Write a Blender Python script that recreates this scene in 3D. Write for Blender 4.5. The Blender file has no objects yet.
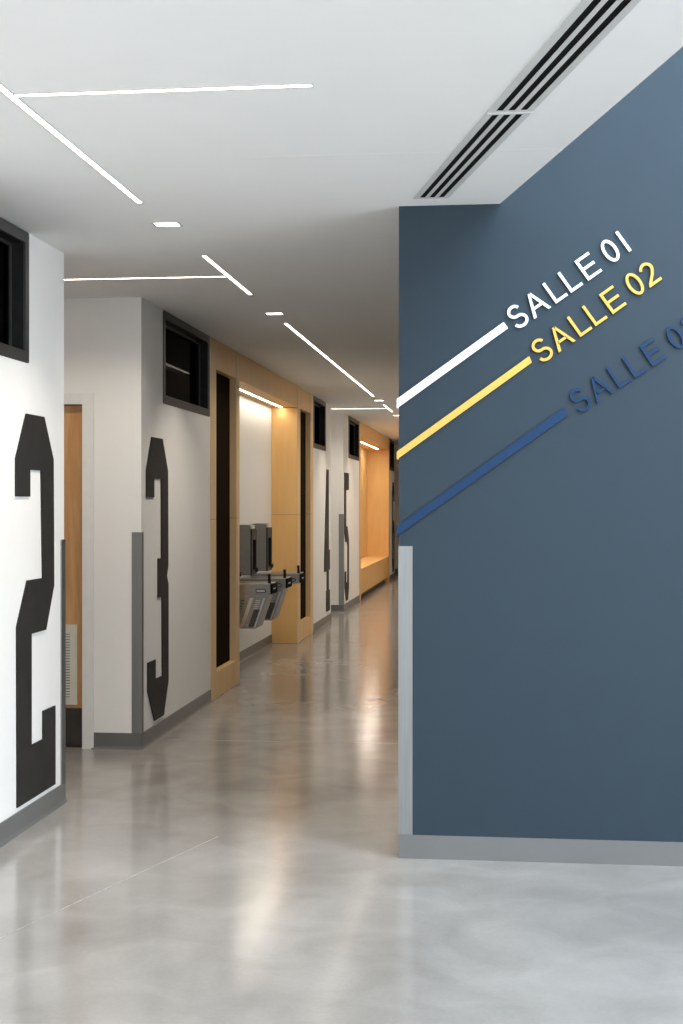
import bpy, bmesh, math, random
from mathutils import Vector, Matrix

S = bpy.context.scene
C = S.collection
PI = math.pi

# ------------------------------------------------------------------ camera
H = 2.757            # ceiling height
cam_data = bpy.data.cameras.new('camera')
cam = bpy.data.objects.new('camera', cam_data)
C.objects.link(cam)
cam.location = (0, 0, 1.5)
cam.rotation_euler = (PI / 2, 0, math.radians(6.58))
cam_data.sensor_fit = 'HORIZONTAL'
cam_data.sensor_width = 36
cam_data.lens = 1400 / 683 * 36
cam_data.shift_y = -8.5 / 683
cam_data.clip_end = 100
S.camera = cam

# ------------------------------------------------------------------ world, light, exposure
W = bpy.data.worlds.new('world')
S.world = W
W.use_nodes = True
W.node_tree.nodes['Background'].inputs[0].default_value = (0.80, 0.90, 1.0, 1)
W.node_tree.nodes['Background'].inputs[1].default_value = 1.5
S.view_settings.view_transform = 'Standard'
S.view_settings.look = 'None'
S.view_settings.exposure = 0.0
S.view_settings.gamma = 1.0
S.view_settings.use_curve_mapping = False
S.cycles.use_denoising = True
S.cycles.max_bounces = 10
S.cycles.diffuse_bounces = 6
S.cycles.glossy_bounces = 5
S.cycles.sample_clamp_indirect = 6.0

LED_WARM = (1.0, 0.89, 0.76)
LED_STRENGTH = 13.0
STRIP_W_PER_M = 4.6
SPOT_POWER = 8.5


def area(name, loc, target, sx, sy, power, col):
    d = bpy.data.lights.new(name, 'AREA')
    d.shape = 'RECTANGLE'
    d.size, d.size_y = sx, sy
    d.energy = power
    d.color = col
    o = bpy.data.objects.new(name, d)
    C.objects.link(o)
    o.location = loc
    o.rotation_euler = (Vector(target) - Vector(loc)).to_track_quat('-Z', 'Z').to_euler()
    return o


# daylight just outside the lobby's glazed walls and rooflight
area('daylight_side_glazing', (5.15, 1.2, 2.1), (0, 1.2, 2.0), 6.6, 3.4, 780, (0.93, 0.97, 1.0))
area('daylight_rear_glazing', (0.4, -3.35, 1.5), (0.4, 0, 1.4), 5.4, 2.4, 65, (0.95, 0.98, 1.0))
area('daylight_rooflight', (2.6, 2.9, 5.25), (2.6, 2.9, 0), 3.8, 4.9, 620, (0.72, 0.87, 1.0))


# ------------------------------------------------------------------ helpers
def link_mesh(name, bm, mat, parent=None, smooth=False):
    bmesh.ops.recalc_face_normals(bm, faces=bm.faces[:])
    me = bpy.data.meshes.new(name)
    bm.to_mesh(me)
    bm.free()
    if mat:
        me.materials.append(mat)
    if smooth:
        for p in me.polygons:
            p.use_smooth = True
    o = bpy.data.objects.new(name, me)
    C.objects.link(o)
    if parent is not None:
        o.parent = parent
        o.matrix_parent_inverse = Matrix.Translation(-Vector(parent_world(parent)))
    return o


def parent_world(p):
    v = Vector(p.location)
    if p.parent is not None:
        v = v + parent_world(p.parent) + p.matrix_parent_inverse.translation
    return v


def thing(name, label, cat, loc=(0, 0, 0), group=None):
    o = bpy.data.objects.new(name, None)
    o.empty_display_size = 0.1
    C.objects.link(o)
    o.location = loc
    tag(o, label, cat, group)
    return o


def tag(o, label, cat, group=None):
    o['label'] = label
    o['category'] = cat
    if group:
        o['group'] = group
    return o


def box(bm, x0, x1, y0, y1, z0, z1):
    vs = [bm.verts.new((x, y, z)) for x in (x0, x1) for y in (y0, y1) for z in (z0, z1)]
    for f in ((0, 1, 3, 2), (4, 6, 7, 5), (0, 4, 5, 1), (2, 3, 7, 6), (0, 2, 6, 4), (1, 5, 7, 3)):
        bm.faces.new([vs[i] for i in f])
    return vs


def bevel(bm, w, seg=2):
    bmesh.ops.remove_doubles(bm, verts=bm.verts[:], dist=1e-6)
    bmesh.ops.bevel(bm, geom=bm.edges[:], offset=w, segments=seg, affect='EDGES', clamp_overlap=True)


def boxes(name, lst, mat, parent=None, bev=0):
    bm = bmesh.new()
    for b in lst:
        box(bm, *b)
    if bev:
        bevel(bm, bev)
    return link_mesh(name, bm, mat, parent)


def struct(name, lst, mat):
    o = boxes(name, lst, mat)
    o['kind'] = 'structure'
    return o


def prism(bm, pts, fa, fb):
    """closed outline pts (u, v) extruded between the two maps fa and fb -> xyz"""
    a = [bm.verts.new(fa(u, v)) for u, v in pts]
    b = [bm.verts.new(fb(u, v)) for u, v in pts]
    bm.faces.new(a)
    bm.faces.new(b[::-1])
    n = len(pts)
    for i in range(n):
        j = (i + 1) % n
        bm.faces.new((a[i], b[i], b[j], a[j]))


def cyl(bm, p0, p1, r0, r1=None, n=20):
    r1 = r0 if r1 is None else r1
    p0, p1 = Vector(p0), Vector(p1)
    d = (p1 - p0).normalized()
    s = d.orthogonal().normalized()
    t = d.cross(s)
    A, B = [], []
    for i in range(n):
        a = 2 * PI * i / n
        k = s * math.cos(a) + t * math.sin(a)
        A.append(bm.verts.new(p0 + k * r0))
        B.append(bm.verts.new(p1 + k * r1))
    bm.faces.new(A[::-1])
    bm.faces.new(B)
    for i in range(n):
        j = (i + 1) % n
        bm.faces.new((A[i], A[j], B[j], B[i]))


# ------------------------------------------------------------------ materials
def new_mat(name, col, rough=0.5, metal=0.0, spec=None):
    m = bpy.data.materials.new(name)
    m.use_nodes = True
    b = m.node_tree.nodes['Principled BSDF']
    b.inputs['Base Color'].default_value = (*col, 1)
    b.inputs['Roughness'].default_value = rough
    b.inputs['Metallic'].default_value = metal
    if spec is not None:
        b.inputs['Specular IOR Level'].default_value = spec
    return m


def noise_mix(m, c1, c2, scale=(1, 1, 1), nscale=5, detail=4, lo=0.35, hi=0.65, distortion=0.0, bump=0.0, rough=None):
    nt = m.node_tree
    b = nt.nodes['Principled BSDF']
    tc = nt.nodes.new('ShaderNodeTexCoord')
    mp = nt.nodes.new('ShaderNodeMapping')
    mp.inputs['Scale'].default_value = scale
    nz = nt.nodes.new('ShaderNodeTexNoise')
    nz.inputs['Scale'].default_value = nscale
    nz.inputs['Detail'].default_value = detail
    nz.inputs['Distortion'].default_value = distortion
    rp = nt.nodes.new('ShaderNodeValToRGB')
    rp.color_ramp.elements[0].position = lo
    rp.color_ramp.elements[0].color = (*c1, 1)
    rp.color_ramp.elements[1].position = hi
    rp.color_ramp.elements[1].color = (*c2, 1)
    L = nt.links.new
    L(tc.outputs['Object'], mp.inputs['Vector'])
    L(mp.outputs[0], nz.inputs['Vector'])
    L(nz.outputs['Fac'], rp.inputs[0])
    L(rp.outputs[0], b.inputs['Base Color'])
    if bump:
        bp = nt.nodes.new('ShaderNodeBump')
        bp.inputs['Strength'].default_value = bump
        bp.inputs['Distance'].default_value = 0.01
        L(nz.outputs['Fac'], bp.inputs['Height'])
        L(bp.outputs[0], b.inputs['Normal'])
    if rough:
        mr = nt.nodes.new('ShaderNodeMapRange')
        mr.inputs['To Min'].default_value = rough[0]
        mr.inputs['To Max'].default_value = rough[1]
        L(nz.outputs['Fac'], mr.inputs['Value'])
        L(mr.outputs[0], b.inputs['Roughness'])
    return m


M = {}
M['white'] = noise_mix(new_mat('white_paint', (0.82, 0.81, 0.79), 0.6), (0.855, 0.85, 0.835), (0.865, 0.86, 0.845), nscale=8)
M['ceiling'] = noise_mix(new_mat('ceiling_paint', (0.80, 0.80, 0.79), 0.75), (0.82, 0.82, 0.815), (0.83, 0.83, 0.825), nscale=6)
M['blue'] = noise_mix(new_mat('slate_blue_paint', (0.07, 0.11, 0.155), 0.55, 0, 0.35), (0.0165, 0.0315, 0.0460), (0.0173, 0.033, 0.0480), nscale=8)
M['base'] = noise_mix(new_mat('grey_vinyl_base', (0.2, 0.2, 0.2), 0.34), (0.135, 0.137, 0.136), (0.145, 0.147, 0.146), nscale=5)
M['glyph'] = noise_mix(new_mat('charcoal_panel', (0.03, 0.03, 0.03), 0.5, 0, 0.12), (0.026, 0.025, 0.024), (0.032, 0.031, 0.030), nscale=9)
M['frame'] = noise_mix(new_mat('charcoal_metal', (0.05, 0.05, 0.048), 0.4, 0.3), (0.045, 0.045, 0.044), (0.058, 0.058, 0.055), nscale=14)
M['steel'] = noise_mix(new_mat('brushed_steel', (0.5, 0.5, 0.5), 0.28, 1.0), (0.62, 0.62, 0.61), (0.72, 0.72, 0.71), scale=(60, 60, 1), nscale=6)
M['guard'] = noise_mix(new_mat('satin_aluminium', (0.5, 0.52, 0.53), 0.42, 0.9), (0.27, 0.275, 0.275), (0.30, 0.305, 0.305), scale=(40, 40, 1), nscale=5)
M['fountain'] = noise_mix(new_mat('grey_stainless', (0.33, 0.33, 0.32), 0.34, 0.8), (0.31, 0.31, 0.30), (0.37, 0.37, 0.36), scale=(3, 3, 40), nscale=6)
M['darkgrey'] = noise_mix(new_mat('graphite_plastic', (0.07, 0.068, 0.065), 0.4), (0.06, 0.058, 0.055), (0.08, 0.078, 0.075), nscale=20)
M['filler'] = noise_mix(new_mat('grey_filler_cover', (0.14, 0.138, 0.132), 0.4), (0.18, 0.178, 0.172), (0.20, 0.197, 0.19), nscale=8)
M['void'] = noise_mix(new_mat('black_void', (0.006, 0.006, 0.006), 0.9, 0, 0.1), (0.005, 0.005, 0.005), (0.008, 0.008, 0.008), nscale=20)
M['black'] = noise_mix(new_mat('black_plastic', (0.012, 0.012, 0.012), 0.45, 0, 0.2), (0.010, 0.010, 0.010), (0.015, 0.015, 0.015), nscale=20)
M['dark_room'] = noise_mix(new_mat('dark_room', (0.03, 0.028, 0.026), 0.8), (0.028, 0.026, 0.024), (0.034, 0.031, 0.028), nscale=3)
M['signwhite'] = noise_mix(new_mat('white_acrylic', (0.9, 0.93, 0.95), 0.3), (0.88, 0.92, 0.94), (0.91, 0.95, 0.97), nscale=8)
M['signyellow'] = noise_mix(new_mat('yellow_acrylic', (0.9, 0.65, 0.15), 0.3), (0.64, 0.40, 0.075), (0.66, 0.415, 0.08), nscale=8)
M['signblue'] = noise_mix(new_mat('blue_acrylic', (0.015, 0.085, 0.30), 0.45, 0, 0.3), (0.002, 0.027, 0.082), (0.0025, 0.029, 0.088), nscale=8)
M['doorframe'] = noise_mix(new_mat('white_door_frame', (0.8, 0.8, 0.79), 0.35), (0.79, 0.79, 0.78), (0.82, 0.82, 0.81), nscale=20)
M['grille'] = noise_mix(new_mat('cream_enamel', (0.68, 0.66, 0.58), 0.4), (0.66, 0.64, 0.56), (0.70, 0.68, 0.60), nscale=10)
M['kick'] = noise_mix(new_mat('dark_kick_plate', (0.07, 0.06, 0.055), 0.35, 0.4), (0.06, 0.052, 0.048), (0.08, 0.07, 0.064), nscale=10)
M['joint'] = noise_mix(new_mat('floor_joint', (0.34, 0.33, 0.31), 0.5), (0.26, 0.25, 0.235), (0.38, 0.37, 0.35), nscale=30)
M['diffuser'] = noise_mix(new_mat('diffuser_enamel', (0.6, 0.6, 0.59), 0.45), (0.56, 0.56, 0.55), (0.60, 0.60, 0.59), nscale=10)


def wood(name, c1, c2, grain, fine, rough):
    m = new_mat(name, c1, rough, 0, 0.25)
    nt = m.node_tree
    b = nt.nodes['Principled BSDF']
    L = nt.links.new
    tc = nt.nodes.new('ShaderNodeTexCoord')
    mp = nt.nodes.new('ShaderNodeMapping')
    mp.inputs['Scale'].default_value = (grain, grain, grain * 0.10)
    n1 = nt.nodes.new('ShaderNodeTexNoise')
    n1.inputs['Scale'].default_value = 2.0
    n1.inputs['Detail'].default_value = 3
    n1.inputs['Distortion'].default_value = 1.2
    wv = nt.nodes.new('ShaderNodeMath')
    wv.operation = 'MULTIPLY'
    wv.inputs[1].default_value = fine
    fr = nt.nodes.new('ShaderNodeMath')
    fr.operation = 'PINGPONG'
    fr.inputs[1].default_value = 1.0
    n2 = nt.nodes.new('ShaderNodeTexNoise')
    n2.inputs['Scale'].default_value = 14
    n2.inputs['Detail'].default_value = 5
    mx = nt.nodes.new('ShaderNodeMath')
    mx.operation = 'MULTIPLY_ADD'
    mx.inputs[1].default_value = 0.45
    rp = nt.nodes.new('ShaderNodeValToRGB')
    rp.color_ramp.elements[0].position = 0.15
    rp.color_ramp.elements[0].color = (*c1, 1)
    rp.color_ramp.elements[1].position = 0.95
    rp.color_ramp.elements[1].color = (*c2, 1)
    L(tc.outputs['Object'], mp.inputs['Vector'])
    L(mp.outputs[0], n1.inputs['Vector'])
    L(mp.outputs[0], n2.inputs['Vector'])
    L(n1.outputs['Fac'], wv.inputs[0])
    L(wv.outputs[0], fr.inputs[0])
    L(fr.outputs[0], mx.inputs[0])
    L(n2.outputs['Fac'], mx.inputs[2])
    L(mx.outputs[0], rp.inputs[0])
    L(rp.outputs[0], b.inputs['Base Color'])
    return m


M['maple'] = wood('maple_plywood', (0.86, 0.575, 0.26), (0.79, 0.495, 0.20), 1.6, 3.0, 0.38)
M['maple_edge'] = wood('maple_edge', (0.84, 0.62, 0.36), (0.76, 0.53, 0.28), 3, 3.0, 0.4)
M['oak'] = wood('oak_door_veneer', (0.68, 0.41, 0.20), (0.52, 0.28, 0.12), 3.2, 9.0, 0.35)


def emit(name, col, strength):
    m = bpy.data.materials.new(name)
    m.use_nodes = True
    nt = m.node_tree
    nt.nodes.remove(nt.nodes['Principled BSDF'])
    e = nt.nodes.new('ShaderNodeEmission')
    e.inputs[0].default_value = (*col, 1)
    e.inputs[1].default_value = strength
    nt.links.new(e.outputs[0], nt.nodes['Material Output'].inputs[0])
    return m


M['led'] = emit('led_lens', LED_WARM, LED_STRENGTH)
M['led_alcove'] = emit('alcove_led_lens', (1.0, 0.88, 0.72), 42.0)
M['led_bench'] = emit('bench_led_lens', (1.0, 0.92, 0.80), 90.0)


def dark_glass(name, tint, clear=0.35, rough=0.03):
    m = bpy.data.materials.new(name)
    m.use_nodes = True
    nt = m.node_tree
    nt.nodes.remove(nt.nodes['Principled BSDF'])
    tr = nt.nodes.new('ShaderNodeBsdfTransparent')
    tr.inputs[0].default_value = (*tint, 1)
    gl = nt.nodes.new('ShaderNodeBsdfGlossy')
    gl.inputs['Roughness'].default_value = rough
    fr = nt.nodes.new('ShaderNodeFresnel')
    fr.inputs['IOR'].default_value = 1.03
    mx = nt.nodes.new('ShaderNodeMixShader')
    L = nt.links.new
    L(fr.outputs[0], mx.inputs[0])
    L(tr.outputs[0], mx.inputs[1])
    L(gl.outputs[0], mx.inputs[2])
    L(mx.outputs[0], nt.nodes['Material Output'].inputs[0])
    return m


M['smoked'] = noise_mix(new_mat('smoked_panel', (0.03, 0.02, 0.014), 0.5, 0, 0.0), (0.026, 0.017, 0.011), (0.028, 0.019, 0.012), nscale=3)
M['glass'] = dark_glass('tinted_glass', (0.35, 0.36, 0.37))
M['glass_brown'] = dark_glass('bronze_glass', (0.42, 0.34, 0.26))
M['glass_clear'] = dark_glass('clear_glass', (0.95, 0.97, 0.97), rough=0.0)


# polished concrete floor
def concrete():
    m = new_mat('polished_concrete', (0.3, 0.29, 0.27), 0.2)
    nt = m.node_tree
    b = nt.nodes['Principled BSDF']
    L = nt.links.new
    tc = nt.nodes.new('ShaderNodeTexCoord')

    def nz(scale, det, dist, sc=(1, 1, 1)):
        mp = nt.nodes.new('ShaderNodeMapping')
        mp.inputs['Scale'].default_value = sc
        n = nt.nodes.new('ShaderNodeTexNoise')
        n.inputs['Scale'].default_value = scale
        n.inputs['Detail'].default_value = det
        n.inputs['Distortion'].default_value = dist
        L(tc.outputs['Object'], mp.inputs['Vector'])
        L(mp.outputs[0], n.inputs['Vector'])
        return n

    a = nz(0.9, 5, 0.6, (1, 0.7, 1))
    c = nz(3.5, 8, 0.8)
    f = nz(60, 3, 0)
    m1 = nt.nodes.new('ShaderNodeMath')
    m1.operation = 'MULTIPLY_ADD'
    m1.inputs[1].default_value = 0.45
    L(c.outputs['Fac'], m1.inputs[0])
    L(a.outputs['Fac'], m1.inputs[2])
    m2 = nt.nodes.new('ShaderNodeMath')
    m2.operation = 'MULTIPLY_ADD'
    m2.inputs[1].default_value = 0.12
    L(f.outputs['Fac'], m2.inputs[0])
    L(m1.outputs[0], m2.inputs[2])
    rp = nt.nodes.new('ShaderNodeValToRGB')
    rp.color_ramp.elements[0].position = 0.58
    rp.color_ramp.elements[0].color = (0.205, 0.192, 0.178, 1)
    rp.color_ramp.elements[1].position = 0.98
    rp.color_ramp.elements[1].color = (0.33, 0.317, 0.30, 1)
    L(m2.outputs[0], rp.inputs[0])
    L(rp.outputs[0], b.inputs['Base Color'])
    mr = nt.nodes.new('ShaderNodeMapRange')
    mr.inputs['From Min'].default_value = 0.3
    mr.inputs['From Max'].default_value = 0.7
    mr.inputs['To Min'].default_value = 0.13
    mr.inputs['To Max'].default_value = 0.18
    L(c.outputs['Fac'], mr.inputs['Value'])
    L(mr.outputs[0], b.inputs['Roughness'])
    bp = nt.nodes.new('ShaderNodeBump')
    bp.inputs['Strength'].default_value = 0.06
    bp.inputs['Distance'].default_value = 0.01
    L(c.outputs['Fac'], bp.inputs['Height'])
    b.inputs['Specular IOR Level'].default_value = 0.45
    return m


M['floor'] = concrete()

# ------------------------------------------------------------------ the shell
XW = -2.19           # face of the corridor's left wall
XB = -2.34           # back of that wall
XO = -4.0            # outer wall of the rooms behind it
YE = 33.0
BY = 5.91            # face of the blue wall
BX = -0.4375          # its free edge

struct('floor', [(XO - 0.1, 5.0, -3.1, YE + 0.1, -0.1, 0.0)], M['floor'])

# lower ceiling: corridor and lobby up to the slanted edge of the double-height space
bm = bmesh.new()
prism(bm, [(XO, -3.0), (2.26, -3.0), (-0.013, BY), (BX + 0.1, BY), (BX + 0.1, YE), (XO, YE)],
      lambda u, v: (u, v, H), lambda u, v: (u, v, H + 0.32))
o = link_mesh('ceiling', bm, M['ceiling'])
o['kind'] = 'structure'
struct('ceiling', [(-1.0, 0.7, -3.0, 6.2, 5.1, 5.2), (4.5, 5.0, -3.0, 6.2, 5.1, 5.2),
                   (0.7, 4.5, -3.0, 0.4, 5.1, 5.2), (0.7, 4.5, 5.4, 6.2, 5.1, 5.2)], M['ceiling'])
# bulkhead closing the upper space on its left
struct('wall_upper', [(-1.1, -1.0, -3.0, 6.2, H + 0.32, 5.2)], M['white'])

# left wall sections with their clerestory openings
WIN = [(5.14, 6.29), (8.88, 10.325), (16.12, 17.25), (19.85, 21.31), (27.10, 28.25)]
SEC = [(-3.0, 6.825), (8.335, 10.36), (16.10, 17.80), (19.20, 21.36), (27.05, 28.45)]
WZ0, WZ1 = 2.150, H
for (y0, y1), (a, b) in zip(SEC, WIN):
    L = [(XB, XW, y0, a, 0, H), (XB, XW, a, b, 0, WZ0)]
    if b < y1:
        L.append((XB, XW, b, y1, 0, H))
    if b >= y1 - 0.06:
        L = [(XB, XW, y0, a, 0, H), (XB, XW, a, y1, 0, WZ0), (XB, XW, b, y1, WZ0, H)]
    if a - y0 < 0.03:
        L = [(XB, XW, y0, b, 0, WZ0), (XB, XW, b, y1, 0, H), (XB, XW, y0, a, WZ0, H)]
    if y0 == 27.05:
        L = [(XB, XW, y0, b, 0, WZ0), (XB, XW, b, y1, 0, H), (XB, XW, y0, a, WZ0, H)]
    struct('wall_left', L, M['white'])

# recess returns and cross walls
DOORS = [(8.335, True), (19.20, False), (30.0, False)]
DX0, DX1, DZ = -3.46, -2.545, 2.12
struct('wall_left', [(XO, XB, 6.69, 6.825, 0, H)], M['white'])
struct('wall_left', [(XO, XB, 17.65, 17.80, 0, H)], M['white'])
struct('wall_left', [(XO, XB, 28.30, 28.45, 0, H)], M['white'])
struct('wall_left', [(DX1, XB, 8.335, 8.53, 0, H), (XO, DX0, 8.335, 8.53, 0, H), (DX0, DX1, 8.335, 8.53, DZ, H)], M['white'])
struct('wall_left', [(XO, XB, 19.20, 19.35, 0, H)], M['white'])
struct('wall_left', [(XO, XW, 30.0, 30.15, 0, H)], M['white'])
struct('wall_outer', [(XO - 0.1, XO, -3.0, YE, 0, H)], M['white'])
# rooms behind the glazing, their unlit darkness put into the wall colour
struct('wall_room', [(-3.60, -3.55, 8.56, 17.62, 0, H)], M['dark_room'])
struct('wall_room', [(-3.60, -3.55, 19.38, 28.28, 0, H)], M['dark_room'])
struct('wall_room', [(-3.60, -3.55, 2.0, 6.66, 0, H)], M['dark_room'])
# alcove back wall behind the fountains
struct('wall_alcove', [(-2.60, -2.465, 11.40, 14.95, 0, H)], M['white'])

# blue wall and corridor's right wall
struct('wall_blue', [(BX, 5.0, BY, BY + 0.15, 0, 5.2)], M['blue'])
struct('wall_right', [(BX, BX + 0.15, BY + 0.15, 13.5, 0, H)], M['blue'])
struct('wall_right', [(BX, BX + 0.15, 13.5, YE, 0, H)], M['white'])  # unseen stretch, white chosen to bounce light into the far corridor
struct('wall_end', [(XO, BX + 0.15, YE, YE + 0.1, 0, H)], M['white'])

# lobby walls with glazing, behind and to the right of the camera
struct('wall_rear', [(XO, -2.4, -3.1, -3.0, 0, 5.2), (-2.4, 3.2, -3.1, -3.0, 0, 0.3), (-2.4, 3.2, -3.1, -3.0, 2.7, 5.2),
                     (3.2, 5.0, -3.1, -3.0, 0, 5.2)], M['white'])
struct('wall_side', [(5.0, 5.1, -3.1, -2.2, 0, 5.2), (5.0, 5.1, 4.6, 6.06, 0, 5.2), (5.0, 5.1, -2.2, 4.6, 0, 0.3),
                     (5.0, 5.1, -2.2, 4.6, 3.9, 5.2)], M['white'])


def mullions(name, frames):
    o = boxes(name, frames, M['frame'])
    o['kind'] = 'structure'
    return o


mullions('window_6', [(-2.4, 3.2, -3.08, -3.02, 0.3, 0.36), (-2.4, 3.2, -3.08, -3.02, 2.64, 2.7)] +
         [(x, x + 0.05, -3.08, -3.02, 0.36, 2.64) for x in (-2.4, -1.02, 0.37, 1.77, 3.15)])
mullions('window_7', [(5.02, 5.08, -2.2, 4.6, 0.3, 0.36), (5.02, 5.08, -2.2, 4.6, 3.84, 3.9)] +
         [(5.02, 5.08, y, y + 0.05, 0.36, 3.84) for y in (-2.2, -0.51, 1.18, 2.87, 4.55)])
mullions('window_8', [(0.7, 4.5, 0.4, 0.45, 5.12, 5.18), (0.7, 4.5, 5.35, 5.4, 5.12, 5.18), (0.7, 0.75, 0.45, 5.35, 5.12, 5.18),
                      (4.45, 4.5, 0.45, 5.35, 5.12, 5.18)])

# ------------------------------------------------------------------ baseboards (coved vinyl base)
BH = 0.100


def baseboard(name, pts, side):
    """pts: plan polyline; side +1 / -1 : which side of the walking direction the room is on"""
    prof = [(0, 0), (0.016, 0), (0.012, 0.006), (0.0075, 0.014), (0.006, 0.024), (0.006, BH - 0.002), (0.004, BH), (0, BH)]
    bm = bmesh.new()
    n = len(pts)
    rings = []
    for i, p in enumerate(pts):
        p = Vector(p)
        if i == 0:
            d = (Vector(pts[1]) - p).normalized()
            nrm = Vector((-d.y, d.x)) * side
            k = 1
        elif i == n - 1:
            d = (p - Vector(pts[-2])).normalized()
            nrm = Vector((-d.y, d.x)) * side
            k = 1
        else:
            d0 = (p - Vector(pts[i - 1])).normalized()
            d1 = (Vector(pts[i + 1]) - p).normalized()
            n0 = Vector((-d0.y, d0.x)) * side
            n1 = Vector((-d1.y, d1.x)) * side
            nrm = (n0 + n1).normalized()
            k = 1 / max(0.2, nrm.dot(n0))
        rings.append([bm.verts.new((p.x + nrm.x * o_ * k, p.y + nrm.y * o_ * k, z)) for o_, z in prof])
    m = len(prof)
    for i in range(n - 1):
        for j in range(m):
            k = (j + 1) % m
            bm.faces.new((rings[i][j], rings[i][k], rings[i + 1][k], rings[i + 1][j]))
    bm.faces.new(rings[0])
    bm.faces.new(rings[-1][::-1])
    o = link_mesh(name, bm, M['base'])
    o['kind'] = 'structure'
    return o


e = 0.0005
baseboard('baseboard_left', [(XW + e, -3.0), (XW + e, 6.825 + e), (-3.9, 6.825 + e)], -1)
baseboard('baseboard_left', [(-2.50, 8.335 - e), (XW + e, 8.335 - e), (XW + e, 10.36)], -1)
baseboard('baseboard_left', [(-2.465 + e, 11.55), (-2.465 + e, 14.83)], -1)
baseboard('baseboard_left', [(XW + e, 16.10), (XW + e, 17.80 + e), (-3.9, 17.80 + e)], -1)
baseboard('baseboard_left', [(-3.9, 19.20 - e), (XW + e, 19.20 - e), (XW + e, 21.36)], -1)
baseboard('baseboard_left', [(XW + e, 27.05), (XW + e, 28.45 + e), (-3.9, 28.45 + e)], -1)
baseboard('baseboard_left', [(-3.9, 30.0 - e), (XW + e, 30.0 - e), (XW + e, 30.15)], -1)
baseboard('baseboard_right', [(4.95, BY - e), (BX - e, BY - e), (BX - e, YE - 0.05)], -1)


# floor saw-cut joints
def joint(name, a, b, w):
    a, b = Vector(a), Vector(b)
    d = (b - a).normalized()
    s = Vector((-d.y, d.x)) * w / 2
    bm = bmesh.new()
    prism(bm, [tuple(a - s), tuple(b - s), tuple(b + s), tuple(a + s)], lambda u, v: (u, v, -0.001), lambda u, v: (u, v, 0.0006))
    o = link_mesh(name, bm, M['joint'])
    o['kind'] = 'structure'


joint('trim_1', (-2.19, 3.08), (-1.275, 6.20), 0.005)
joint('trim_2', (-2.15, 8.70), (BX - 0.02, 8.74), 0.005)
joint('trim_3', (-2.15, 14.6), (BX - 0.02, 14.64), 0.006)
# plasterboard joint faintly visible across the lobby ceiling
bm = bmesh.new()
box(bm, -0.93, 0.20, 5.010, 5.014, H - 0.0004, H + 0.001)
o = link_mesh('trim_4', bm, M['ceiling'])
o['kind'] = 'structure'


# ------------------------------------------------------------------ clerestory windows
def clerestory(n, y0, y1):
    root = bpy.data.objects.new('window_%d' % n, None)
    C.objects.link(root)
    root.location = (XW, (y0 + y1) / 2, WZ0)
    root['kind'] = 'structure'
    z0, z1 = WZ0 + 0.002, H - 0.004
    y0, y1 = y0 + 0.002, y1 - 0.002
    f = 0.052
    x0, x1 = XW - 0.10, XW + 0.006
    boxes('window_frame', [(x0, x1, y0, y1, z0, z0 + f), (x0, x1, y0, y1, z1 - f, z1),
                           (x0, x1, y0, y0 + f, z0 + f, z1 - f), (x0, x1, y1 - f, y1, z0 + f, z1 - f)], M['frame'], root, bev=0.0015)
    g = f
    lt = 0.0015
    ia, ib, ja, jb = y0 + f + 0.0004, y1 - f - 0.0004, z0 + f + 0.0004, z1 - f - 0.0004
    boxes('reveal_liner', [(x0, XW - 0.004, ia, ib, ja, ja + lt), (x0, XW - 0.004, ia, ib, jb - lt, jb),
                           (x0, XW - 0.004, ia, ia + lt, ja + lt, jb - lt), (x0, XW - 0.004, ib - lt, ib, ja + lt, jb - lt)], M['black'], root)
    g = f + 0.002
    # inner stop around the pane
    s = 0.014
    xa, xb = XW - 0.075, XW - 0.058
    boxes('glazing_bead', [(xa, xb, y0 + g, y1 - g, z0 + g, z0 + g + s), (xa, xb, y0 + g, y1 - g, z1 - g - s, z1 - g),
                           (xa, xb, y0 + g, y0 + g + s, z0 + g + s, z1 - g - s), (xa, xb, y1 - g - s, y1 - g, z0 + g + s, z1 - g - s)],
          M['frame'], root)
    boxes('window_pane', [(XW - 0.072, XW - 0.066, y0 + g + 0.002, y1 - g - 0.002, z0 + g + 0.002, z1 - g - 0.002)], M['glass'], root)


for i, (a, b) in enumerate(WIN):
    clerestory(i + 1, a, b)


# ------------------------------------------------------------------ corner guards
def guard(label, pts_plan, z0, z1, group='corner guards'):
    bm = bmesh.new()
    prism(bm, pts_plan, lambda u, v: (u, v, z0), lambda u, v: (u, v, z1))
    bevel(bm, 0.0006, 1)
    o = link_mesh('corner_guard', bm, M['guard'])
    tag(o, label, 'corner guard', group)
    return o


t = 0.0025
g0 = 0.0004


def guard_l(cx, cy, sx, sy, w, w2=None, t=0.006):
    w2 = w2 or w
    """L plan around a convex corner at (cx,cy); wall lies toward (sx,sy)"""
    ox, oy = cx - sx * (t + g0), cy - sy * (t + g0)
    ix, iy = cx - sx * g0, cy - sy * g0
    return [(ox, oy), (cx + sx * w, oy), (cx + sx * w, iy), (ix, iy), (ix, cy + sy * w2), (ox, cy + sy * w2)]


guard('dark corner guard on the end of the white wall carrying the numeral 2', guard_l(XW, 6.825, -1, -1, 0.058), BH, 1.32)
guard('grey metal corner guard beside the numeral 3', guard_l(XW, 8.335, -1, 1, 0.058, 0.035), BH, 1.325)
guard('dark corner guard far down the corridor beside the numeral 5', guard_l(XW, 19.20, -1, 1, 0.062), BH, 1.355)
guard('light grey corner guard on the free edge of the slate blue wall', guard_l(BX, BY, 1, 1, 0.058, None, 0.002), BH, 1.32)

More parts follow.
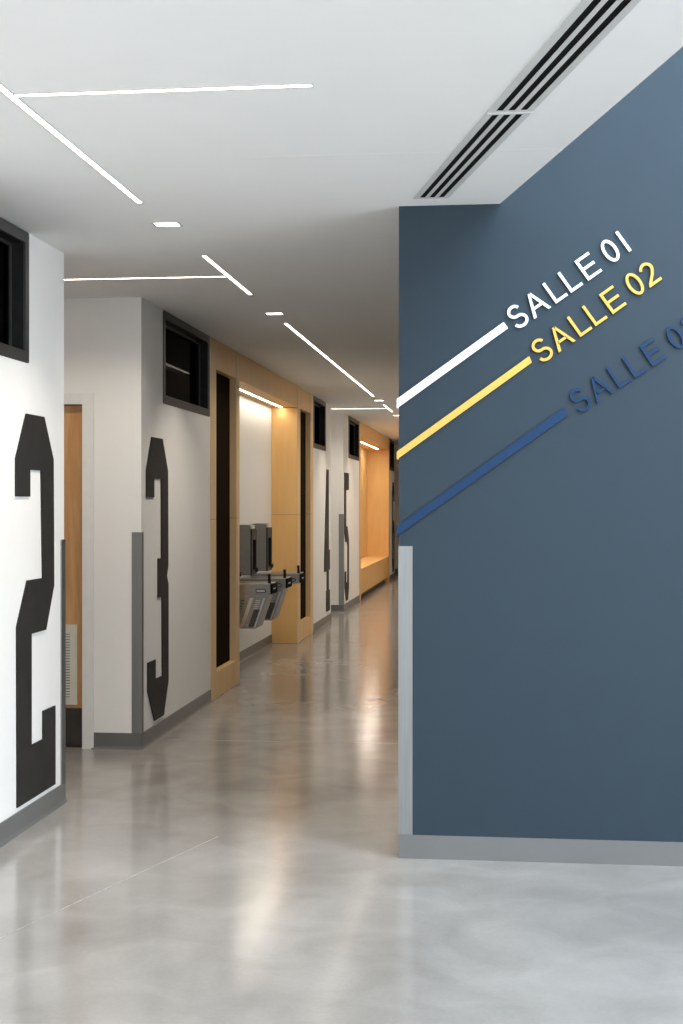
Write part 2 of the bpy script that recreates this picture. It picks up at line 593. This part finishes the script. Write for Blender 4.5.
# ------------------------------------------------------------------ door in the first recess
root = bpy.data.objects.new('door_1', None)
C.objects.link(root)
root.location = (-3.0, 8.43, 0)
root['kind'] = 'structure'
Y0 = 8.335
fy0, fy1 = Y0 - 0.012, Y0 + 0.14
boxes('door_frame', [(DX1, DX1 + 0.060, fy0, Y0 - 0.0005, 0, DZ + 0.055), (DX0 - 0.055, DX0, fy0, Y0 - 0.0005, 0, DZ + 0.055),
                     (DX0, DX1, fy0, Y0 - 0.0005, DZ, DZ + 0.055),
                     (DX1 - 0.012, DX1 - 0.0005, fy0, fy1, 0, DZ), (DX0 + 0.0005, DX0 + 0.012, fy0, fy1, 0, DZ),
                     (DX0 + 0.012, DX1 - 0.012, fy0, fy1, DZ - 0.012, DZ - 0.0005)], M['doorframe'], root)
leaf = boxes('door_leaf', [(DX0 + 0.015, DX1 - 0.015, Y0 + 0.045, Y0 + 0.09, 0.008, DZ - 0.016)], M['oak'], root, bev=0.002)
boxes('kick_plate', [(DX0 + 0.015, DX1 - 0.015, Y0 + 0.042, Y0 + 0.0445, 0.008, 0.240)], M['kick'], leaf)
# louvred grille low on the leaf
gx0, gx1, gz0, gz1 = -3.19, -2.603, 0.262, 0.755
bm = bmesh.new()
ya, yb = Y0 + 0.033, Y0 + 0.0445
fr = 0.045
box(bm, gx0, gx1, ya, yb, gz0, gz0 + fr)
box(bm, gx0, gx1, ya, yb, gz1 - fr, gz1)
box(bm, gx0, gx0 + fr, ya, yb, gz0 + fr, gz1 - fr)
box(bm, gx1 - fr, gx1, ya, yb, gz0 + fr, gz1 - fr)
nl = 24
for k in range(nl):
    z = gz0 + fr + (gz1 - gz0 - 2 * fr) * (k + 0.28) / nl
    box(bm, gx0 + fr, gx1 - fr, ya + 0.001, yb - 0.003, z, z + 0.0115)
louv = link_mesh('louver_grille', bm, M['grille'], leaf)
boxes('grille_backing', [(gx0 + fr * 0.6, gx1 - fr * 0.6, Y0 + 0.0425, Y0 + 0.0448, gz0 + fr * 0.6, gz1 - fr * 0.6)], M['kick'], leaf)

# ------------------------------------------------------------------ plywood fountain portal
MAP, EDG = M['maple'], M['maple_edge']
XP = -2.185
SZ = 2.531
p = thing('fountain_alcove_surround', 'floor-to-ceiling plywood surround framing the drinking fountain alcove', 'wood surround', (XP, 13.24, 0))
G = 0.003
SEAM = 1.38


def fin(y0, y1, x0=-2.246, parent=p):
    boxes('upright', [(x0, XP, y0, y1, 0.002, SEAM - G / 2), (x0, XP, y0, y1, SEAM + G / 2, H - 0.003)], EDG, parent, bev=0.001)
    boxes('seam_reveal', [(x0, XP - 0.001, y0 + 0.001, y1 - 0.001, SEAM - G / 2 + 0.0002, SEAM + G / 2 - 0.0002)], M['kick'], parent)


fin(10.362, 10.560)
fin(11.375, 11.515)
fin(14.830, 15.050)
fin(15.850, 16.095)
xf = XP - 0.003


def slot(y0, y1, parent):
    boxes('head_panel', [(-2.246, xf, y0 + G, y1 - G, SZ, H - 0.003)], MAP, parent, bev=0.001)
    boxes('foot_panel', [(-2.246, xf, y0 + G, y1 - G, 0.002, 0.205)], MAP, parent, bev=0.001)
    gf = boxes('slot_glazing', [(-2.247, -2.241, y0 + 0.0005, y1 - 0.0005, 0.206, SZ - 0.001)], M['smoked'], parent)


slot(10.560, 11.375, p)
slot(15.050, 15.850, p)
for a, b in ((11.515, 13.70), (13.70, 14.830)):
    boxes('head_panel', [(-2.23, xf, a + G / 2, b - G / 2, SZ, H - 0.003)], MAP, p, bev=0.001)
boxes('soffit', [(-2.4645, -2.231, 11.516, 14.829, SZ, SZ + 0.02)], MAP, p)
for ya, yb in ((11.500, 11.5145), (14.8305, 14.845)):
    boxes('return_panel', [(-2.4645, -2.247, ya, yb, 0.002, SZ)], M['kick'], p)
boxes('return_facing', [(-2.4645, -2.190, 14.826, 14.8295, 0.002, SEAM - G / 2), (-2.4645, -2.190, 14.826, 14.8295, SEAM + G / 2, SZ)], MAP, p)
boxes('return_facing', [(-2.4645, -2.190, 11.5155, 11.519, 0.002, SEAM - G / 2), (-2.4645, -2.190, 11.5155, 11.519, SEAM + G / 2, SZ)], MAP, p)

# ------------------------------------------------------------------ plywood bench niche
b_ = thing('bench_niche', 'lit plywood niche with a built-in bench, far down the corridor', 'bench', (XP, 24.2, 0))
NS = 2.531
for a, c in ((21.365, 21.56), (26.86, 27.045)):
    boxes('upright', [(-2.62, XP, a, c, 0.002, H - 0.003)], MAP, b_, bev=0.001)
boxes('head_panel', [(-2.25, xf, 21.562, 26.858, NS, H - 0.003)], MAP, b_, bev=0.001)
boxes('soffit', [(-2.60, -2.252, 21.562, 26.858, NS, NS + 0.02)], MAP, b_)
boxes('back_panel', [(-2.62, -2.60, 21.562, 26.858, 0.49, H - 0.003)], MAP, b_)
boxes('bench_seat', [(-2.599, xf, 21.562, 26.858, 0.455, 0.485)], MAP, b_, bev=0.002)
boxes('bench_front', [(-2.22, xf - 0.002, 21.562, 26.858, 0.092, 0.453)], MAP, b_, bev=0.001)
boxes('toe_kick', [(-2.30, -2.26, 21.562, 26.858, 0.002, 0.092)], M['kick'], b_)

# ------------------------------------------------------------------ wall numerals
G2 = [(0.14, 1.915), (0.393, 1.915), (0.532, 1.713), (0.54, 1.10), (0.42, 0.893), (0.21, 0.893), (0.21, 0.374), (0.375, 0.374),
      (0.375, 0.508), (0.56, 0.508), (0.56, 0.122), (0.018, 0.122), (0.012, 0.94), (0.152, 1.144), (0.37, 1.144), (0.348, 1.657),
      (0.19, 1.657), (0.19, 1.532), (0.0, 1.532), (0.0, 1.704)]
G3 = [(0.131, 1.917), (0.409, 1.917), (0.555, 1.713), (0.564, 1.092), (0.525, 1.03), (0.57, 0.965), (0.57, 0.337), (0.443, 0.129),
      (0.20, 0.129), (0.032, 0.335), (0.032, 0.513), (0.228, 0.513), (0.228, 0.389), (0.405, 0.389), (0.395, 0.90), (0.292, 0.90),
      (0.292, 1.149), (0.382, 1.149), (0.375, 1.658), (0.195, 1.658), (0.190, 1.538), (0.0, 1.538), (0.0, 1.707)]
G4 = [(0.23, 1.925), (0.43, 1.925), (0.44, 0.915), (0.55, 0.915), (0.55, 0.665), (0.44, 0.665), (0.44, 0.41), (0.55, 0.41),
      (0.55, 0.150), (0.19, 0.150), (0.19, 0.41), (0.25, 0.41), (0.25, 0.655), (0.0, 0.655), (0.0, 0.80)]
G5 = [(0.0, 1.93), (0.56, 1.93), (0.56, 1.69), (0.22, 1.69), (0.22, 1.18), (0.38, 1.18), (0.575, 0.98), (0.575, 0.30), (0.45, 0.135),
      (0.22, 0.135), (0.05, 0.335), (0.05, 0.55), (0.235, 0.55), (0.235, 0.39), (0.40, 0.39), (0.40, 0.90), (0.33, 0.96), (0.16, 0.96), (0.0, 1.10)]
G6 = [(0.14, 1.925), (0.42, 1.925), (0.56, 1.713), (0.56, 1.54), (0.37, 1.54), (0.37, 1.66), (0.19, 1.66), (0.19, 1.16), (0.43, 1.16),
      (0.56, 0.98), (0.56, 0.337), (0.43, 0.129), (0.14, 0.129), (0.0, 0.337), (0.0, 1.713)]
G6H = [(0.19, 0.90), (0.37, 0.90), (0.37, 0.389), (0.19, 0.389)]


def numeral(pts, y0, label, hole=None):
    bm = bmesh.new()
    xa, xb = XW + 0.0005, XW + 0.0075
    if hole:
        # split the bowl in two halves around the hole
        um = 0.28
        left = [(0.14, 1.925), (um, 1.925), (um, 1.66), (0.19, 1.66), (0.19, 1.16), (um, 1.16), (um, 0.90), (0.19, 0.90), (0.19, 0.389),
                (um, 0.389), (um, 0.129), (0.14, 0.129), (0.0, 0.337), (0.0, 1.713)]
        right = [(um, 1.925), (0.42, 1.925), (0.56, 1.713), (0.56, 1.54), (0.37, 1.54), (0.37, 1.66), (um, 1.66)]
        right2 = [(um, 1.16), (0.43, 1.16), (0.56, 0.98), (0.56, 0.337), (0.43, 0.129), (um, 0.129), (um, 0.389), (0.37, 0.389), (0.37, 0.90), (um, 0.90)]
        sets = [left, right, right2]
    else:
        sets = [pts]
    for s_ in sets:
        prism(bm, s_, lambda u, v: (xa, y0 + u, v), lambda u, v: (xb, y0 + u, v))
    o = link_mesh('wall_numeral', bm, M['glyph'])
    tag(o, label, 'wall numeral', 'tall room numerals on the left wall')


numeral(G2, 6.11, 'tall charcoal numeral 2 on the bright white wall nearest the camera')
numeral(G3, 8.44, 'tall charcoal numeral 3 on the white wall beside the oak door')
numeral(G4, 17.10, 'tall charcoal numeral 4 on the wall just past the plywood fountain alcove')
numeral(G5, 19.29, 'tall charcoal numeral 5 on the wall before the bench niche')
numeral(G6, 27.72, 'farthest tall charcoal numeral, a 6 past the bench niche', hole=G6H)


# ------------------------------------------------------------------ ceiling lights
def strip(x0, x1, y0, y1, label, z=H, mat='led', group='recessed LED strip lights', name='strip_light', power=None):
    cx, cy = (x0 + x1) / 2, (y0 + y1) / 2
    r = thing(name, label, 'ceiling light', (cx, cy, z - 0.0005), group)
    f = 0.004
    boxes('trim', [(x0 - f, x1 + f, y0 - f, y0, z - 0.004, z - 0.0005), (x0 - f, x1 + f, y1, y1 + f, z - 0.004, z - 0.0005),
                   (x0 - f, x0, y0, y1, z - 0.004, z - 0.0005), (x1, x1 + f, y0, y1, z - 0.004, z - 0.0005)], M['diffuser'], r)
    boxes('lens', [(x0 + 0.0003, x1 - 0.0003, y0 + 0.0003, y1 - 0.0003, z - 0.0038, z - 0.0007)], M[mat], r)
    if mat == 'led':
        d = bpy.data.lights.new('strip_beam', 'AREA')
        d.shape = 'RECTANGLE'
        d.size, d.size_y = x1 - x0, y1 - y0
        d.spread = math.radians(135)
        d.color = LED_WARM
        d.energy = STRIP_W_PER_M * max(x1 - x0, y1 - y0)
        lo = bpy.data.objects.new('strip_beam', d)
        C.objects.link(lo)
        lo.parent = r
        lo.location = (0, 0, -0.006)
    return r


LX = -1.504
hw = 0.0105
strip(LX - hw, LX + hw, -1.2, 5.70, 'long strip light slanting down the upper left of the white ceiling, nearest the camera')
strip(LX - hw, LX + hw, 6.96, 8.28, 'short lengthwise strip light crossing the cross strip over the door recess')
strip(LX - hw, LX + hw, 9.64, 16.30, 'long lengthwise strip light running above the fountain alcove')
strip(LX - hw, LX + hw, 17.75, 19.08, 'short lengthwise strip light far down the corridor')
strip(LX - hw, LX + hw, 20.45, 26.9, 'farthest lengthwise strip light, mostly behind the blue wall')
strip(LX + hw + 0.005, -0.57, 4.160 - hw, 4.160 + hw, 'crosswise strip light at the top left of the lobby ceiling')
strip(-3.2, LX - hw - 0.006, 7.61 - hw, 7.61 + hw, 'crosswise strip light in front of the oak door')
strip(-3.2, LX - hw - 0.006, 18.43 - hw, 18.43 + hw, 'crosswise strip light over the recess before the numeral 5')


def downlight(y, label, x=-1.50):
    r = thing('square_downlight', label, 'ceiling light', (x, y, H), 'small square recessed downlights')
    sx, sy, f, z = 0.052, 0.036, 0.012, H
    boxes('trim', [(x - sx - f, x + sx + f, y - sy - f, y - sy, z - 0.004, z - 0.0005), (x - sx - f, x + sx + f, y + sy, y + sy + f, z - 0.004, z - 0.0005),
                   (x - sx - f, x - sx, y - sy, y + sy, z - 0.004, z - 0.0005), (x + sx, x + sx + f, y - sy, y + sy, z - 0.004, z - 0.0005)], M['diffuser'], r)
    boxes('lens', [(x - sx + 0.0005, x + sx - 0.0005, y - sy + 0.0005, y + sy - 0.0005, z - 0.0038, z - 0.0007)], M['led'], r)
    d = bpy.data.lights.new('downlight_beam', 'AREA')
    d.shape = 'RECTANGLE'
    d.size, d.size_y = 2 * sx, 2 * sy
    d.spread = math.radians(105)
    d.energy = SPOT_POWER
    d.color = LED_WARM
    o = bpy.data.objects.new('downlight_beam', d)
    C.objects.link(o)
    o.parent = r
    o.location = (0, 0, -0.012)


for y, l in ((6.16, 'nearest square downlight, between the two nearest lengthwise strips'), (9.14, 'second square downlight, above the numeral 3 wall'),
             (16.98, 'square downlight beyond the long strip, by the numeral 4'), (19.92, 'farthest square downlight, at the blue wall edge')):
    downlight(y, l)

strip(-2.366, -2.344, 11.56, 14.80, 'warm strip light in the soffit over the drinking fountains', z=SZ, mat='led_alcove')
strip(-2.366, -2.344, 21.7, 26.40, 'warm strip light in the soffit of the bench niche', z=NS, mat='led_bench')

# ------------------------------------------------------------------ linear slot diffuser
dr = thing('slot_diffuser', 'long three-slot linear air diffuser in the white ceiling above the blue wall', 'air diffuser', (-0.295, 5.76, H - 0.0005))
A = Vector((-0.2955, 5.762))
ang = Vector((0.2695 + 0.2955, 3.549 - 5.762)).normalized()
per = Vector((-ang.y, ang.x))
if per.x < 0:
    per = -per
hwid = 0.0745 * 0.95


def dseg(s0, s1, p0, p1, z0, z1, bm):
    q = []
    for s_, pp in ((s0, p0), (s1, p0), (s1, p1), (s0, p1)):
        # ends run parallel to the blue wall
        base = A + ang * (s_ / -ang.y)
        v = base + Vector((pp * 1.03, 0))
        q.append((v.x, v.y))
    prism(bm, q, lambda u, v: (u, v, z0), lambda u, v: (u, v, z1))


slots = [(-0.0480, -0.0265), (-0.0107, 0.0107), (0.0265, 0.0480)]
for n, (s0, s1) in enumerate(((0.0, 1.236), (1.242, 3.6))):
    bm = bmesh.new()
    edges = [-hwid] + [v for s_ in slots for v in s_] + [hwid]
    for i in range(0, len(edges), 2):
        dseg(s0, s1, edges[i], edges[i + 1], H - 0.0032, H - 0.0005, bm)
    for (a, b) in slots:
        dseg(s0, s0 + 0.02, a, b, H - 0.0032, H - 0.0005, bm)
        dseg(s1 - 0.02, s1, a, b, H - 0.0032, H - 0.0005, bm)
    link_mesh('diffuser_frame', bm, M['diffuser'], dr)
    for (a, b) in slots:
        bm = bmesh.new()
        dseg(s0 + 0.02, s1 - 0.02, a, b, H - 0.002, H - 0.0006, bm)
        link_mesh('slot', bm, M['void'], dr)
bm = bmesh.new()
dseg(1.2365, 1.2415, -hwid, hwid + 0.006, H - 0.0075, H - 0.0005, bm)
link_mesh('joint_strip', bm, M['diffuser'], dr)

# ------------------------------------------------------------------ room signs on the blue wall
FY = BY - 0.0006      # back of the letters


def arc(cx, cy, rx, ry, a0, a1, n=14):
    return [(cx + rx * math.cos(math.radians(a0 + (a1 - a0) * i / n)), cy + ry * math.sin(math.radians(a0 + (a1 - a0) * i / n))) for i in range(n + 1)]


def stroke_outline(pts, w):
    n = len(pts)
    Lf, Rt = [], []
    for i in range(n):
        p_ = Vector(pts[i])
        if i == 0:
            d = (Vector(pts[1]) - p_).normalized()
            nn, k = Vector((-d.y, d.x)), 1
        elif i == n - 1:
            d = (p_ - Vector(pts[i - 1])).normalized()
            nn, k = Vector((-d.y, d.x)), 1
        else:
            d0 = (p_ - Vector(pts[i - 1])).normalized()
            d1 = (Vector(pts[i + 1]) - p_).normalized()
            n0, n1 = Vector((-d0.y, d0.x)), Vector((-d1.y, d1.x))
            nn = (n0 + n1).normalized()
            k = 1 / max(0.35, nn.dot(n0))
        Lf.append(p_ + nn * w / 2 * k)
        Rt.append(p_ - nn * w / 2 * k)
    return Lf, Rt


SW = 0.118
HW = SW / 2


def glyph(ch):
    """list of ('poly', pts) / ('stroke', pts, closed) in cap-height units, left edge at u=0"""
    if ch == 'L':
        return [('poly', [(0, 0), (0.60, 0), (0.60, SW), (SW, SW), (SW, 1), (0, 1)])]
    if ch == 'I':
        return [('poly', [(0, 0), (SW, 0), (SW, 1), (0, 1)])]
    if ch == 'E':
        return [('poly', [(0, 0), (0.70, 0), (0.70, SW), (SW, SW), (SW, 0.45), (0.65, 0.45), (0.65, 0.45 + SW), (SW, 0.45 + SW),
                          (SW, 1 - SW), (0.68, 1 - SW), (0.68, 1), (0, 1)])]
    if ch == 'A':
        w = 0.86
        k = 0.135
        f = lambda z: (w / 2 - k / 2) * z
        zi0, zi1 = 0.30, 0.41
        return [('poly', [(0, 0), (k, 0), (f(zi0) + k, zi0), (w - f(zi0) - k, zi0), (w - k, 0), (w, 0), (w / 2 + k / 2 + 0.005, 1), (w / 2 - k / 2 - 0.005, 1),
                          ]),
                ] if False else [
            ('poly', [(0, 0), (k, 0), (w / 2 + 0.0, 0.87), (w / 2 + k / 2, 1), (w / 2 - k / 2, 1)]),
            ('poly', [(w, 0), (w / 2 + k / 2, 1), (w / 2, 1), (w / 2, 0.87), (w - k, 0)]),
            ('poly', [(f(zi0) + k * 0.6, zi0), (w - f(zi0) - k * 0.6, zi0), (w - f(zi1) - k * 0.6, zi1), (f(zi1) + k * 0.6, zi1)])]
    if ch == 'S':
        pts = arc(0.34, 0.275, 0.275, 0.225, 188, 360, 12) + arc(0.36, 0.275, 0.255, 0.235, 5, 80, 6) + \
            arc(0.32, 0.735, 0.235, 0.225, 262, 180, 7) + arc(0.33, 0.735, 0.245, 0.215, 172, 18, 12)
        return [('stroke', pts, False)]
    if ch == '0':
        return [('stroke', arc(0.30, 0.5, 0.235, 0.45, 0, 360, 36)[:-1], True)]
    if ch == '2':
        pts = arc(0.30, 0.70, 0.235, 0.24, 165, -25, 14) + [(0.40, 0.42), (0.10, 0.125), (0.07, HW), (0.60, HW)]
        return [('stroke', pts, False)]
    if ch == '3':
        pts = arc(0.29, 0.73, 0.21, 0.21, 160, -75, 12) + arc(0.29, 0.29, 0.235, 0.235, 80, -160, 16)
        return [('stroke', pts, False)]
    return []


def letter(ch, ox, oz, angd, cap, mat, parent, depth):
    ca, sa = math.cos(math.radians(angd)), math.sin(math.radians(angd))
    f = lambda y: (lambda u, v: (ox + cap * (u * ca - v * sa), y, oz + cap * (u * sa + v * ca)))
    bm = bmesh.new()
    for g in glyph(ch):
        if g[0] == 'poly':
            prism(bm, g[1], f(FY), f(FY - depth))
        else:
            pts, closed = g[1], g[2]
            if closed:
                n = len(pts)
                ext = [pts[-1]] + pts + [pts[0]]
                Lf, Rt = stroke_outline(ext, SW)
                Lf, Rt = Lf[1:-1], Rt[1:-1]
            else:
                n = len(pts)
                Lf, Rt = stroke_outline(pts, SW)
            fa, fb = f(FY), f(FY - depth)
            la = [bm.verts.new(fa(*q)) for q in Lf]
            lb = [bm.verts.new(fb(*q)) for q in Lf]
            ra = [bm.verts.new(fa(*q)) for q in Rt]
            rb = [bm.verts.new(fb(*q)) for q in Rt]
            for i in range(n if closed else n - 1):
                j = (i + 1) % n
                bm.faces.new((lb[i], lb[j], rb[j], rb[i]))
                bm.faces.new((la[i], ra[i], ra[j], la[j]))
                bm.faces.new((la[i], la[j], lb[j], lb[i]))
                bm.faces.new((ra[j], ra[i], rb[i], rb[j]))
            if not closed:
                bm.faces.new((la[0], lb[0], rb[0], ra[0]))
                bm.faces.new((la[-1], ra[-1], rb[-1], lb[-1]))
    return link_mesh('letter' if ch not in '0123' and not ch == 'I' else 'digit', bm, mat, parent)


ADV = [('S', 0.08), ('A', 0.88), ('L', 1.95), ('L', 2.69), ('E', 3.52), ('0', 4.63)]


def room_sign(label, l1, ang_t, last, last_u, mat, bar, cap=0.103, depth=0.012):
    """l1: (x, z) of the first L's lower left corner"""
    ca, sa = math.cos(math.radians(ang_t)), math.sin(math.radians(ang_t))
    ox, oz = l1[0] - 1.87 * cap * ca, l1[1] - 1.87 * cap * sa
    r = thing('room_sign', label, 'sign', (ox, FY, oz), 'slanted room signs on the blue wall')
    for ch, u in ADV + [(last, last_u)]:
        letter(ch, ox + u * cap * ca, oz + u * cap * sa, ang_t, cap * 0.965, mat, r, depth)
    # direction bar, turning the wall's free edge
    (zt0, zb0), (xt, zt), (xb, zb) = bar
    e0 = BX - 0.008
    bm = bmesh.new()
    prism(bm, [(e0, zt0), (xt, zt), (xb, zb), (e0, zb0)], lambda u, v: (u, FY, v), lambda u, v: (u, FY - depth, v))
    box(bm, e0, BX - 0.0006, FY, FY + 0.06, zb0, zt0)
    link_mesh('direction_bar', bm, mat, r)


room_sign('white raised lettering SALLE 01 with its slanted bar, topmost sign on the blue wall', (0.213, 2.329), 34.9, 'I', 5.50, M['signwhite'],
          ((1.941, 1.902), (0.003, 2.260), (0.021, 2.234)))
room_sign('yellow raised lettering SALLE 02 with its slanted bar on the blue wall', (0.314, 2.188), 35.2, '2', 5.33, M['signyellow'],
          ((1.719, 1.686), (0.109, 2.116), (0.120, 2.089)))
room_sign('dark blue raised lettering SALLE 03 with its slanted bar, lowest sign', (0.473, 1.973), 33.2, '3', 5.33, M['signblue'],
          ((1.402, 1.363), (0.251, 1.898), (0.267, 1.867)))


# ------------------------------------------------------------------ drinking fountains with bottle fillers
def fountain(y, label, cabinet=True):
    r = thing('drinking_fountain', label, 'drinking fountain', (-2.465, y + 0.17, 0.72), 'wall-hung drinking fountains in the alcove')
    y1 = y + 0.34
    XWb = -2.4646
    # basin with dished top
    bm = bmesh.new()
    prism(bm, [(XWb, 0.800), (-1.985, 0.808), (-1.980, 0.800), (-1.980, 0.722), (-1.990, 0.716), (XWb, 0.700)],
          lambda u, v: (u, y, v), lambda u, v: (u, y1, v))
    bevel(bm, 0.004, 2)
    link_mesh('basin', bm, M['fountain'], r)
    boxes('basin_rim', [(-2.44, -1.984, y + 0.004, y + 0.016, 0.8075, 0.815), (-2.44, -1.984, y1 - 0.016, y1 - 0.004, 0.8075, 0.815),
                        (-1.996, -1.984, y + 0.016, y1 - 0.016, 0.8075, 0.815)], M['steel'], r, bev=0.002)
    # front control panel
    fpan = boxes('control_panel', [(-1.9795, -1.968, y + 0.012, y1 - 0.012, 0.722, 0.808)], M['void'], r, bev=0.003)
    boxes('panel_mark', [(-1.9678, -1.9665, y + 0.10, y + 0.22, 0.760, 0.770)], M['steel'], fpan)
    # side push bar in a dark oval surround
    bm = bmesh.new()

    def capsule(x0, x1, z0, z1, ya, yb):
        rr = (z1 - z0) / 2
        cz = (z0 + z1) / 2
        pts = [(x1 - rr + rr * math.cos(a), cz + rr * math.sin(a)) for a in [math.radians(-90 + 180 * i / 10) for i in range(11)]]
        pts += [(x0 + rr + rr * math.cos(a), cz + rr * math.sin(a)) for a in [math.radians(90 + 180 * i / 10) for i in range(11)]]
        prism(bm, pts, lambda u, v: (u, ya, v), lambda u, v: (u, yb, v))
    capsule(-2.104, -2.014, 0.735, 0.768, y - 0.004, y - 0.0003)
    surr = link_mesh('push_bar_surround', bm, M['black'], r)
    bm = bmesh.new()
    capsule(-2.096, -2.022, 0.742, 0.761, y - 0.010, y - 0.0043)
    link_mesh('push_bar', bm, M['steel'], surr)
    # bubbler standing on the basin's front end
    bm = bmesh.new()
    xs = -1.996
    cyl(bm, (xs, y + 0.06, 0.808), (xs, y + 0.06, 0.875), 0.013, 0.012)
    cyl(bm, (xs, y + 0.06, 0.875), (xs - 0.004, y + 0.06, 0.893), 0.015, 0.012)
    box(bm, xs - 0.012, xs + 0.012, y + 0.04, y + 0.08, 0.806, 0.814)
    link_mesh('bubbler', bm, M['black'], r, smooth=False)
    if cabinet:
        ya, yb = y + 0.02, y1 - 0.03
        bm = bmesh.new()
        prism(bm, [(XWb, 0.699), (-2.000, 0.713), (-2.098, 0.432), (-2.112, 0.426), (-2.240, 0.426), (-2.36, 0.50), (XWb, 0.50)],
              lambda u, v: (u, ya, v), lambda u, v: (u, yb, v))
        bevel(bm, 0.004, 2)
        cab = link_mesh('chiller_cabinet', bm, M['fountain'], r)
        # slanted light strips and the dark louvred panel on the side
        def slant(x_top, w, zt, zb, mat, name, d=0.004, y_out=ya):
            k = (0.098 / 0.281)
            sh = (zt - zb) * k
            bm2 = bmesh.new()
            prism(bm2, [(x_top, zt), (x_top + w, zt), (x_top + w - sh, zb), (x_top - sh, zb)],
                  lambda u, v: (u, y_out - 0.0002, v), lambda u, v: (u, y_out - d, v))
            return link_mesh(name, bm2, mat, cab)
        slant(-2.158, 0.030, 0.690, 0.436, M['steel'], 'side_strip')
        slant(-2.040, 0.016, 0.690, 0.436, M['steel'], 'side_strip')
        slant(-2.122, 0.052, 0.590, 0.440, M['darkgrey'], 'vent_panel')
        for k in range(5):
            z = 0.672 - k * 0.017
            slant(-2.104 - k * 0.006, 0.038, z, z - 0.007, M['steel'], 'vent_louver', d=0.007)
        for k in range(9):
            z = 0.67 - k * 0.024
            slant(-2.235 - k * 0.008, 0.03, z, z - 0.009, M['darkgrey'], 'vent_louver', d=0.003)
    # bottle filler on the wall above
    fy0, fy1 = y + 0.07, y + 0.345
    ff = -2.305
    bf = boxes('bottle_filler', [(XWb, ff - 0.03, fy0, fy1, 0.835, 1.300)], M['darkgrey'], r, bev=0.004)
    boxes('filler_side', [(XWb + 0.002, ff - 0.012, fy0 - 0.006, fy0 - 0.0003, 0.84, 1.297)], M['filler'], bf, bev=0.002)
    boxes('filler_face', [(ff - 0.0295, ff, fy0, fy0 + 0.05, 0.835, 1.262), (ff - 0.0295, ff, fy1 - 0.05, fy1, 0.835, 1.262),
                          (ff - 0.0295, ff, fy0 + 0.05, fy1 - 0.05, 1.16, 1.262), (ff - 0.0295, ff, fy0 + 0.05, fy1 - 0.05, 0.835, 0.88)],
          M['black'], bf, bev=0.003)
    boxes('filler_corner', [(ff - 0.029, ff - 0.001, fy0 + 0.02, fy0 + 0.16, 1.266, 1.298)], M['steel'], bf, bev=0.003)
    bm = bmesh.new()
    cyl(bm, (ff + 0.0003, fy1 - 0.06, 0.878), (ff + 0.022, fy1 - 0.06, 0.878), 0.021, 0.019)
    link_mesh('filler_knob', bm, M['black'], bf)


fountain(11.83, 'nearest grey drinking fountain, with louvred body and push bar in full view')
fountain(12.68, 'middle drinking fountain, its body partly hidden by the nearest one')
fountain(13.55, 'farthest drinking fountain, slim basin reaching past the plywood panel', cabinet=False)
